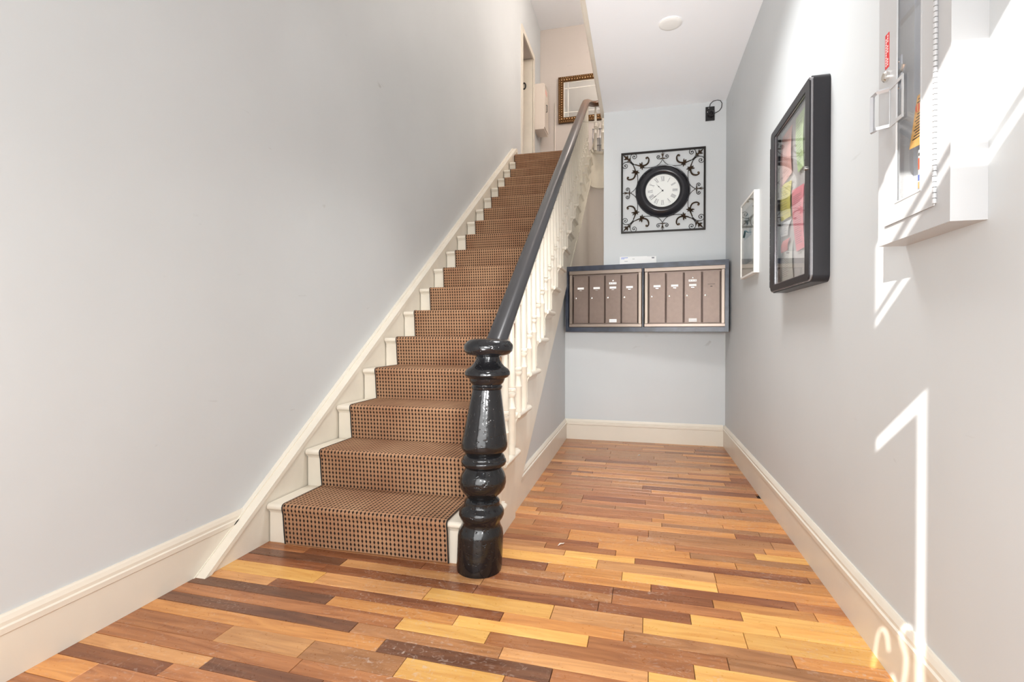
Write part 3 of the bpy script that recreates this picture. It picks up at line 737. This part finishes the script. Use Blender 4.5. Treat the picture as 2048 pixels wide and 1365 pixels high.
# ------------------------------------------------------------------ small camera with cable
cv = thing('surveillance_camera', 'small black camera box with looped cable high beside the ceiling corner', 'camera', (.591,YB-.001,2.925))
mobj('back_plate', box(-.037,.037,-.012,0,-.060,.060), BLKPLASTIC, cv)
ln = mobj('lens', B().lathe([(.0,.026),(.030,.026),(.034,.023),(.034,.016),(.028,.014)],0,0,20,Matrix.Translation((.006,-.012,-.012)) @ MR), CASE, cv, 1)
mobj('lens_glass', B().lathe([(.028,.014),(.030,.010)],0,0,16,Matrix.Translation((.006,-.012,-.012)) @ MR), GLASS, ln)
for p in ((-.012,.047),(-.022,.014),(.024,.018)):
    mobj('screw', B().lathe([(0,.0045),(.003,.0035)],0,0,10,Matrix.Translation((p[0],-.012,p[1])) @ MR), SILVER, cv)
lo = [(-.004,-.008,.058),(.002,-.012,.085),(.025,-.016,.103),(.055,-.02,.108),(.082,-.022,.100),(.096,-.022,.075),(.092,-.020,.040),(.075,-.018,.015),(.050,-.016,.002),(.036,-.02,-.004)]
mobj('cable', B().tube(lo, .0032, 7), BLKPLASTIC, cv, 1)

# ------------------------------------------------------------------ notice board case on the right wall (x = depth into the room)
nb = thing('noticeboard_case', 'black glazed noticeboard case pinned with coloured papers', 'noticeboard', (XR,2.57,1.6))
F0 = .652; y0, y1, z0, z1 = 2.236, 2.872, 1.203, 2.030
def rrect(y0,y1,z0,z1,r,n=5):
    P_ = []
    for (cy,cz,a) in ((y1-r,z1-r,0),(y0+r,z1-r,90),(y0+r,z0+r,180),(y1-r,z0+r,270)):
        P_ += arc((cy,cz), r, a, a+90, n)
    return P_
def ringmesh(outer, inner, xa, xb, chamf=0):     # closed frame between two outlines of equal count
    n = len(outer); v = [(xb,*p) for p in outer]+[(xa,*p) for p in outer]+[(xa,*p) for p in inner]+[(xb,*p) for p in inner]
    f = []
    for i in range(n):
        j = (i+1)%n
        for a, b_ in ((0,1),(1,2),(2,3),(3,0)): f.append((a*n+i,a*n+j,b_*n+j,b_*n+i))
    return B().add(v, f)
def o2(name, b, m, par, smooth=0): return obj(name, b, m, par, smooth)
o2('case', ringmesh(rrect(y0,y1,z0,z1,.030), rrect(y0+.012,y1-.012,z0+.012,z1-.012,.02), F0+.012, XR, 0), CASE, nb, 40)
o2('edge_strip', ringmesh(rrect(y0+.004,y1-.004,z0+.004,z1-.004,.028), rrect(y0+.012,y1-.012,z0+.012,z1-.012,.022), F0+.004, F0+.014), CASEHI, nb, 40)
gy0, gy1, gz0, gz1 = 2.300, 2.790, 1.240, 1.985
df = o2('door_frame', ringmesh(rrect(y0+.010,y1-.010,z0+.010,z1-.010,.022), rrect(gy0,gy1,gz0,gz1,.002), F0, F0+.016), CASE, nb, 40)
o2('glass_pane', box(F0+.008,F0+.011,gy0,gy1,gz0,gz1), GLASS, df)
o2('inner_reveal', ringmesh(rrect(gy0-.001,gy1+.001,gz0-.001,gz1+.001,.002), rrect(gy0+.004,gy1-.004,gz0+.004,gz1-.004,.002), F0+.004, F0+.0075), CASEHI, df)
hb = B(); zz = z0+.03
while zz < z1-.10: hb.tube([(F0+.004,y1+.001,zz),(F0+.004,y1+.001,zz+.034)], .0045, 8); zz += .036
o2('piano_hinge', hb, CASE, nb, 30)
o2('lock', B().lathe([(0,.008),(.006,.008),(.008,.005)],0,0,14,Matrix.Translation((F0,gy0-.012,1.668)) @ Matrix.Rotation(-math.pi/2,4,'Y')), SILVER, nb, 30)
o2('backing_board', box(.700,.704,y0+.012,y1-.012,z0+.012,z1-.012), PINBOARD, nb)
nb_papers = [
 ('salmon sheet pinned at the top of the noticeboard', SALMON, [(2.820,1.990),(2.654,1.990),(2.642,1.757),(2.850,1.735)], 9),
 ('pale green sheet pinned top right in the noticeboard', GREEN, [(2.59,1.990),(2.462,1.990),(2.458,1.73),(2.541,1.726)], 9),
 ('yellow sheet hanging in the middle of the noticeboard', YELLOW, [(2.83,1.751),(2.65,1.724),(2.647,1.553),(2.82,1.563)], 7),
 ('small white printed sheet under the yellow one', WHITE, [(2.83,1.556),(2.655,1.543),(2.705,1.474),(2.83,1.487)], 5),
 ('bright pink slanted sheet in the noticeboard', PINK, [(2.649,1.674),(2.468,1.657),(2.443,1.373),(2.558,1.371)], 14),
 ('small dark red square note in the noticeboard', REDP, [(2.80,1.46),(2.671,1.458),(2.695,1.4),(2.815,1.402)], 0),
 ('pale grey sheet pinned at the bottom of the noticeboard', MATB, [(2.83,1.408),(2.63,1.436),(2.611,1.255),(2.83,1.256)], 8)]
for q, (lb, m_, P4, nl) in enumerate(nb_papers):
    xx = .6975-.0012*(q%3); off = P4
    b = B(); nseg = 6; v = []
    for r_ in range(nseg+1):
        t = r_/nseg
        for (a_, c_) in ((0,3),(1,2)):
            py = off[a_][0]*(1-t)+off[c_][0]*t; pz = off[a_][1]*(1-t)+off[c_][1]*t
            v.append((xx-.006*math.sin(math.pi*t)-.004*t*t, py, pz))
    nn = len(v); v += [(x+.0006,y,z) for x,y,z in v]
    f = []
    for r_ in range(nseg):
        k = 2*r_; f += [(k,k+1,k+3,k+2),(nn+k,nn+k+1,nn+k+3,nn+k+2)]
        f += [(k,k+2,nn+k+2,nn+k),(k+1,k+3,nn+k+3,nn+k+1)]
    f += [(0,1,nn+1,nn),(nn-2,nn-1,2*nn-1,2*nn-2)]
    b.add(v, f); p = tag(obj('paper_sheet', b, m_), lb, 'paper', 'papers in the noticeboard')
    if nl:
        b = B()
        nl = int(nl*1.8)
        for k in range(nl):
            t = .12+.8*k/nl; s0 = .12; s1 = random.uniform(.6,.88)
            X_ = xx-.006*math.sin(math.pi*t)-.004*t*t-.0012
            L_ = [(off[0][i_]*(1-t)+off[3][i_]*t) for i_ in (0,1)]; R_ = [(off[1][i_]*(1-t)+off[2][i_]*t) for i_ in (0,1)]
            A_ = [L_[i_]+(R_[i_]-L_[i_])*s0 for i_ in (0,1)]; D_ = [L_[i_]+(R_[i_]-L_[i_])*s1 for i_ in (0,1)]
            b.add([(X_,A_[0],A_[1]),(X_,D_[0],D_[1]),(X_,D_[0],D_[1]-.0016),(X_,A_[0],A_[1]-.0016)], [(0,1,2,3)])
        obj('printed_lines', b, GREYINK, p)

# ------------------------------------------------------------------ framed picture
pf = thing('framed_picture', 'small white framed grey-blue abstract print beside the mailboxes', 'picture', (XR,3.69,1.65))
py0, py1, pz0, pz1 = 3.462, 3.900, 1.380, 1.903
ifw = .012
obj('frame', ringmesh(rrect(py0,py1,pz0,pz1,.001,2), rrect(py0+ifw,py1-ifw,pz0+ifw,pz1-ifw,.001,2), .694, XR), FRAMEW, pf)
obj('mount', box(.703,.706,py0+ifw,py1-ifw,pz0+ifw,pz1-ifw), MATB, pf)
ar = obj('print', box(.701,.7035,3.555,3.815,1.470,1.845), ART, pf)
b = B()
b.tube([(.7005,3.70+.055*math.cos(a)*(1-.06*i_),1.76+.05*math.sin(a)*(1-.06*i_)) for i_, a in enumerate([k*.6 for k in range(12)])], .007, 6, .3)
b.tube([(.7005,3.80,1.66),(.7005,3.75,1.70),(.7005,3.66,1.67),(.7005,3.57,1.655)], .010, 6, .2)
obj('swirl', b, TEAL, ar, 1)
obj('shape', B().prism([(3.57,1.64),(3.80,1.64),(3.78,1.69),(3.70,1.665),(3.60,1.69)], .6995, .701, 'x'), TEAL, ar)
obj('glass_pane', box(.697,.698,py0+ifw,py1-ifw,pz0+ifw,pz1-ifw), GLASS, pf)

# ------------------------------------------------------------------ white metal cabinet on the right wall
cb = thing('wall_cabinet', 'white metal fire cabinet with glazed door and sunlit front', 'cabinet', (XR,1.48,1.8))
cx0 = .656; cy0, cy1, cz0, cz1 = 1.306, 1.650, 1.244, 2.30
wy0, wy1, wz0, wz1 = 1.420, 1.540, 1.345, 2.12
b = B()
b.box(cx0,XR,cy0,wy0-.045,cz0,cz1).box(cx0,XR,wy1+.06,cy1,cz0,cz1).box(cx0,XR,wy0-.045,wy1+.06,cz0,cz0+.05).box(cx0,XR,wy0-.045,wy1+.06,cz1-.1,cz1)
obj('cabinet_body', b, CABW, cb)
dz0, dz1, dy0, dy1 = 1.292, 2.22, 1.362, 1.603
dd = obj('door', ringmesh([(dy1,dz1),(dy0,dz1),(dy0,dz0),(dy1,dz0)], [(wy1,wz1),(wy0,wz1),(wy0,wz0),(wy1,wz0)], cx0-.004, cx0-.001), CABW, cb)
obj('door_lip', ringmesh([(wy1+.004,wz1+.004),(wy0-.004,wz1+.004),(wy0-.004,wz0-.004),(wy1+.004,wz0-.004)], [(wy1-.001,wz1),(wy0+.001,wz1),(wy0+.001,wz0),(wy1-.001,wz0)], cx0-.005, cx0-.001), CABW, dd)
obj('glass_pane', box(cx0-.001,cx0,wy0-.002,wy1+.002,wz0-.002,wz1+.002), GLASS, dd)
obj('cabinet_liner', B().box(XR-.006,XR-.002,wy0-.045,wy1+.06,cz0+.05,cz1-.1), CABIN, cb)
hg = B(); zz = dz0+.004
while zz < dz1-.02: hg.tube([(cx0-.004,dy0-.003,zz),(cx0-.004,dy0-.003,zz+.0105)], .0045, 8); zz += .0125
obj('piano_hinge', hg, CABW, cb, 30)
# handle: D-shaped pull, bridging the edge of the window
hx = cx0-.004
hy0, hy1, hz0, hz1 = 1.545, 1.622, 1.553, 1.664
h_ = B().box(hx-.022,hx-.016,hy0,hy1,hz0,hz1)
obj('handle', B().tube([(hx,1.575,hz1-.006),(hx-.024,1.590,hz1-.006),(hx-.024,1.620,hz1-.006),(hx-.024,1.620,hz0+.006),(hx-.024,1.590,hz0+.006),(hx,1.575,hz0+.006)], .006, 4), mat('light_grey_handle', (.50,.51,.53), .3, .3), dd)
obj('handle_plate', ringmesh([(1.575,hz1),(1.500,hz1),(1.500,hz0),(1.575,hz0)], [(1.572,hz1-.010),(1.508,hz1-.010),(1.508,hz0+.010),(1.572,hz0+.010)], cx0-.0065, cx0-.0045), CABW, dd)
obj('lock', B().lathe([(0,.014),(.007,.014),(.011,.010)],0,0,18,Matrix.Translation((hx,1.589,1.698)) @ Matrix.Rotation(-math.pi/2,4,'Y')), SILVER, dd, 30)
rs = obj('red_sticker', box(hx-.001,hx,1.580,1.602,1.722,1.815), REDL, dd)
b = B()
for c_ in range(2):
    for r_ in range(12):
        if random.random() < .88: b.box(hx-.0014,hx-.001,1.5845+c_*.009,1.5885+c_*.009,1.728+r_*.007,1.7325+r_*.007)
obj('lettering', b, WHITE, rs)
lk = obj('latch_plate', box(.664,.6665,1.542,1.568,1.645,1.732), CABIN, cb)
obj('latch', B().tube([(.664,1.556,1.690),(.664,1.535,1.690),(.664,1.528,1.700)], .006, 8), SILVER, lk)
for z in (1.650,1.720): obj('screw', B().lathe([(0,.004),(.003,.003)],0,0,10,Matrix.Translation((.664,1.556,z)) @ Matrix.Rotation(-math.pi/2,4,'Y')), SILVER, lk)
tg = obj('inspection_tag', B().prism([(1.497,1.600),(1.460,1.602),(1.455,1.470),(1.535,1.478)], .680, .6808, 'x'), ORANGE); tag(tg, 'orange inspection tag hanging behind the cabinet window', 'tag')
b = B()
for r_ in range(14):
    z = 1.495+r_*.0072; w = 1.50-(r_%3)*.004
    if 8 < r_ < 12: continue
    b.box(.6794,.68,1.465,w+.018-r_*.0018,z,z+.0022)
obj('printed_lines', b, INK, tg)
obj('emblem', B().lathe([(0,.011),(.0006,.011)],0,0,16,Matrix.Translation((.6799,1.494,1.570)) @ Matrix.Rotation(-math.pi/2,4,'Y')), ORL, tg)
obj('emblem_flash', box(.6788,.6793,1.491,1.495,1.560,1.580), ORANGE, tg)
lb_ = obj('sticker', box(.7180,.7187,1.445,1.505,1.36,1.465), WHITE, cb)
sk = thing('extinguisher_sticker', 'white sticker with red and blue blocks behind the cabinet window', 'sticker', (.68,1.479,1.41))
obj('sticker_sheet', box(.6801,.6809,1.462,1.491,1.363,1.461), WHITE, sk)
obj('red_block', box(.6793,.68,1.463,1.490,1.412,1.440), ORL, sk); obj('blue_block', box(.6793,.68,1.463,1.490,1.384,1.398), BLUEL, sk); obj('orange_block', box(.6793,.68,1.463,1.490,1.364,1.380), ORANGE, sk)
obj('lettering', box(.6793,.68,1.468,1.488,1.446,1.453), INK, sk)
lb_['label'] = 'white instruction label at the back of the cabinet'

# ------------------------------------------------------------------ smoke detector on the ceiling
sd = thing('smoke_detector', 'flat round white disc fixed to the hall ceiling', 'detector', (.188,3.481,ZC))
obj('cover', B().lathe([(ZC,.073),(ZC-.006,.073),(ZC-.010,.068),(ZC-.013,.05)],.188,3.481,32), mat('warm_white_disc',(.82,.81,.78),.5), sd, 30)
obj('rim', B().lathe([(ZC,.078),(ZC-.003,.078)],.188,3.481,32), CEIL, sd, 30)

# ------------------------------------------------------------------ upper landing: door recess, box, mirror
LM = Matrix
tr = thing('trim_3', 'cream casing around the upper landing doorway', 'trim', (XL,8.0,ZL), kind='structure')
obj('casing_post', box(XL,XL+.022,7.53,7.60,ZL,5.63), TRIM, tr); obj('casing_post', box(XL,XL+.022,8.42,8.49,ZL,5.63), TRIM, tr)
obj('casing_head', box(XL,XL+.022,7.53,8.49,5.63,5.72), TRIM, tr)
obj('jamb', box(-2.35,XL-.002,7.552,7.575,ZL,5.66), TRIM, tr); obj('jamb', box(-2.35,XL-.002,8.445,8.468,ZL,5.66), TRIM, tr); obj('jamb', box(-2.35,XL-.002,7.56,8.46,5.652,5.668), BEIGE, tr)
obj('jamb_back', box(-2.40,-2.35,7.5,8.52,ZL,5.7), BEIGE, tr)
dp = thing('door_1', 'cream landing door standing open in its recess with black number', 'door', (-2.0,8.44,ZL), kind='structure')
obj('door_leaf', box(-2.34,XL-.004,8.408,8.443,ZL+.01,5.650), CREAM, dp)
ct = Vector((-1.925,8.402,5.20))
nb0 = B().tube([tuple(ct+Vector((.030*math.cos(a),-.002,.052*math.sin(a)))) for a in [2*math.pi*k/16 for k in range(17)]], .011, 6)
obj('door_number', nb0, INK, dp, 1)
eb = thing('electrical_box', 'cream metal box mounted on the landing wall beside the doorway', 'box', (XL,8.75,5.0))
obj('housing', box(XL,-1.606,8.535,8.90,4.50,5.28), BOXW, eb)
dv = obj('box_door', box(-1.606,-1.592,8.545,8.885,4.53,5.27), BOXW, eb)
obj('printed_label', box(-1.592,-1.591,8.60,8.75,5.12,5.20), SALMON, dv)
obj('handle', B().tube([(-1.592,8.66,4.95),(-1.575,8.66,4.95),(-1.575,8.66,4.83),(-1.592,8.66,4.83)], .007, 6), INK, dv)
mr_ = thing('wall_mirror', 'large mirror in an ornate gold-brown frame on the landing wall', 'mirror', (-.85,YF,5.17))
mx0, mx1, mz0, mz1 = -1.434, -.10, 4.765, 5.585; fw = .095
YM = YF-.05
def ring_y(o, i_, ya, yb):
    n = 4; O = [(o[1],o[3]),(o[0],o[3]),(o[0],o[2]),(o[1],o[2])]; I = [(i_[1],i_[3]),(i_[0],i_[3]),(i_[0],i_[2]),(i_[1],i_[2])]
    v = [(p[0],yb,p[1]) for p in O]+[(p[0],ya,p[1]) for p in O]+[(p[0],ya,p[1]) for p in I]+[(p[0],yb,p[1]) for p in I]; f = []
    for k in range(n):
        j = (k+1)%n
        for a, b_ in ((0,1),(1,2),(2,3),(3,0)): f.append((a*n+k,a*n+j,b_*n+j,b_*n+k))
    return B().add(v, f)
mf = obj('frame', ring_y((mx0,mx1,mz0,mz1),(mx0+fw,mx1-fw,mz0+fw,mz1-fw), YM, YF), GOLD, mr_)
b = B()
def beads(x0,z0,x1,z1,n,r):
    for k in range(n+1): b.ico((x0+(x1-x0)*k/n, YM-.004, z0+(z1-z0)*k/n), r, 1,1,1,6,4)
m1 = .062
beads(mx0+m1,mz0+m1,mx1-m1,mz0+m1,26,.021); beads(mx0+m1,mz1-m1,mx1-m1,mz1-m1,26,.021); beads(mx0+m1,mz0+m1,mx0+m1,mz1-m1,16,.018)
beads(mx0+.022,mz0+.022,mx1-.022,mz0+.022,34,.012); beads(mx0+.022,mz1-.022,mx1-.022,mz1-.022,34,.012); beads(mx0+.022,mz0+.022,mx0+.022,mz1-.022,22,.012)
bo = obj('beading', b, GOLDHI, mf, 1); bo['kind'] = 'stuff'
mg = obj('mirror_glass', box(mx0+fw,mx1-fw,YF-.03,YF-.026,mz0+fw,mz1-fw), MIRROR, mr_)
b = B(); q0, q1, r0, r1 = mx0+fw+.075, mx1-fw-.075, mz0+fw+.085, mz1-fw-.12
b.box(q0,q0+.012,YF-.032,YF-.03,mz0+fw,mz1-fw).box(mx0+fw,mx1-fw,YF-.032,YF-.03,r0,r0+.012).box(mx0+fw,mx1-fw,YF-.032,YF-.03,r1,r1+.012)
obj('bevel_lines', b, ETCH, mg)
b = B().box(mx0+fw,mx1-fw,YF-.034,YF-.03,mz1-fw-.012,mz1-fw).box(mx0+fw,mx0+fw+.012,YF-.034,YF-.03,mz0+fw,mz1-fw)
obj('frame_slip', b, ETCH, mg)
# conduit, cord and leaning stick beyond the top balusters
tag(obj('conduit', B().tube([(-1.50,YF-.012,3.52),(-1.50,YF-.012,5.15)], .010, 8), BOXW, None, 1), 'thin painted pipe running up the landing wall beside the mirror', 'pipe')
tag(obj('cord', B().tube([(-.668,6.02,3.505),(-.60,6.02,3.492),(-.50,6.02,3.486),(-.40,6.02,3.486),(-.30,6.02,3.49)], .006, 6), CREAM, None, 1), 'white cord tied from the upper balusters across the stairwell', 'cord')
tag(obj('wooden_stick', B().tube([(-.655,7.05,3.52),(-.55,7.10,3.93)], .011, 8), CREAM, None, 1), 'pale stick leaning behind the landing balusters', 'stick')
gt = thing('folding_gate', 'folded grey wire gate standing on the landing behind the balusters', 'gate', (-.5,7.3,ZL))
for x in (-.66,-.56,-.46,-.36): obj('gate_bar', B().tube([(x,7.3,ZL),(x,7.3,ZL+.42)], .008, 6), CASEHI, gt, 1)
for z in (.02,.18,.28,.41): obj('gate_rail', B().tube([(-.67,7.3,ZL+z),(-.35,7.3,ZL+z)], .006, 6), CASEHI, gt, 1)
obj('gate_panel', box(-.66,-.36,7.31,7.315,ZL+.02,ZL+.28), PINBOARD, gt)

# ------------------------------------------------------------------ entrance wall behind the camera: transom and half-covered door light let the sun in
fx0, fx1 = -.549, .30
wf = B()
ya, yb_ = YD-.012, YD
wf.box(-1.95,fx0,ya,yb_,0,ZC).box(fx1,.85,ya,yb_,0,ZC).box(fx0,fx1,ya,yb_,2.96,ZC).box(fx0,fx1,ya,yb_,2.345,2.69)
tag(obj('wall_front', wf, WALL), 'entrance wall with front door and transom window', 'wall', kind='structure')
dt = thing('window_1', 'transom window above the front door', 'window', (-.1,YD,2.8), kind='structure')
obj('glazing_bar', box(fx0,fx1,YD-.02,YD-.014,2.728,2.750), DOORP, dt)
obj('glass_pane', box(fx0,fx1,YD-.022,YD-.019,2.69,2.96), GLASS, dt)
de = thing('door_2', 'front door with covered glazing and scroll cut-outs', 'door', (-.1,YD,0), kind='structure')
# covered glass: a filled 2-D outline with the clear strips and scroll shapes left open
cu = bpy.data.curves.new('door_cover', 'CURVE'); cu.dimensions = '2D'; cu.fill_mode = 'BOTH'; cu.extrude = .002
def poly(P_):
    s_ = cu.splines.new('POLY'); s_.points.add(len(P_)-1); s_.use_cyclic_u = True
    for i_, p in enumerate(P_): s_.points[i_].co = (p[0], p[1], 0, 1)
poly([(fx0-.06,.0),(fx1+.06,0),(fx1+.06,2.42),(fx0-.06,2.42)])
poly([(fx0+.002,2.343),(-.402,2.343),(-.402,1.44),(-.4245,1.44),(-.4245,2.300),(fx0+.002,2.300)])
def stroke(P_, w):
    L_ = []; R_ = []
    for i_ in range(len(P_)):
        a_ = Vector(P_[max(i_-1,0)]); c_ = Vector(P_[min(i_+1,len(P_)-1)]); d_ = (c_-a_).normalized(); n_ = Vector((-d_.y,d_.x))*w/2
        p = Vector(P_[i_]); L_.append(tuple(p+n_)); R_.append(tuple(p-n_))
    return L_+R_[::-1]
poly(stroke(spline([(-.564,1.600),(-.562,1.66),(-.545,1.72),(-.525,1.728),(-.505,1.700),(-.497,1.650)],4) if False else spline([(-.540,1.600),(-.540,1.66),(-.530,1.715),(-.515,1.726),(-.502,1.700),(-.497,1.655)],4), .010))
poly(stroke(spline([(-.487,1.590),(-.468,1.54),(-.452,1.575),(-.448,1.64),(-.462,1.69),(-.450,1.726),(-.436,1.715)],4), .012))
poly([(-.545,1.50),(-.46,1.50),(-.48,1.545),(-.52,1.53)])
co = bpy.data.objects.new('tmp', cu); C.objects.link(co)
dg = bpy.context.evaluated_depsgraph_get(); me = bpy.data.meshes.new_from_object(co.evaluated_get(dg))
bpy.data.objects.remove(co)
me.materials.clear(); me.materials.append(DOORP)
dc = bpy.data.objects.new('door_cover', me); C.objects.link(dc); dc.parent = de
dc.matrix_parent_inverse = Matrix.Translation(de.location).inverted()
dc.location = (0,YD-.0155,0); dc.rotation_euler = (math.pi/2,0,0)

# small litter on the floor
tag(obj('wood_chip', B().tube([(-.37,2.33,.003),(-.362,2.345,.008),(-.350,2.352,.006),(-.345,2.366,.005)], [.002,.005,.004,.001], 6, .4), BOXW, None, 1), 'curled pale chip on the floor right of the newel post', 'litter')
tag(obj('paper_scrap', B().add([(-.02,4.20,.001),(.0,4.20,.012),(.01,4.215,.002),(-.005,4.22,.010)], [(0,1,2),(0,1,3),(1,2,3),(0,2,3)]), WHITE), 'tiny white scrap on the floor near the back baseboard', 'litter')
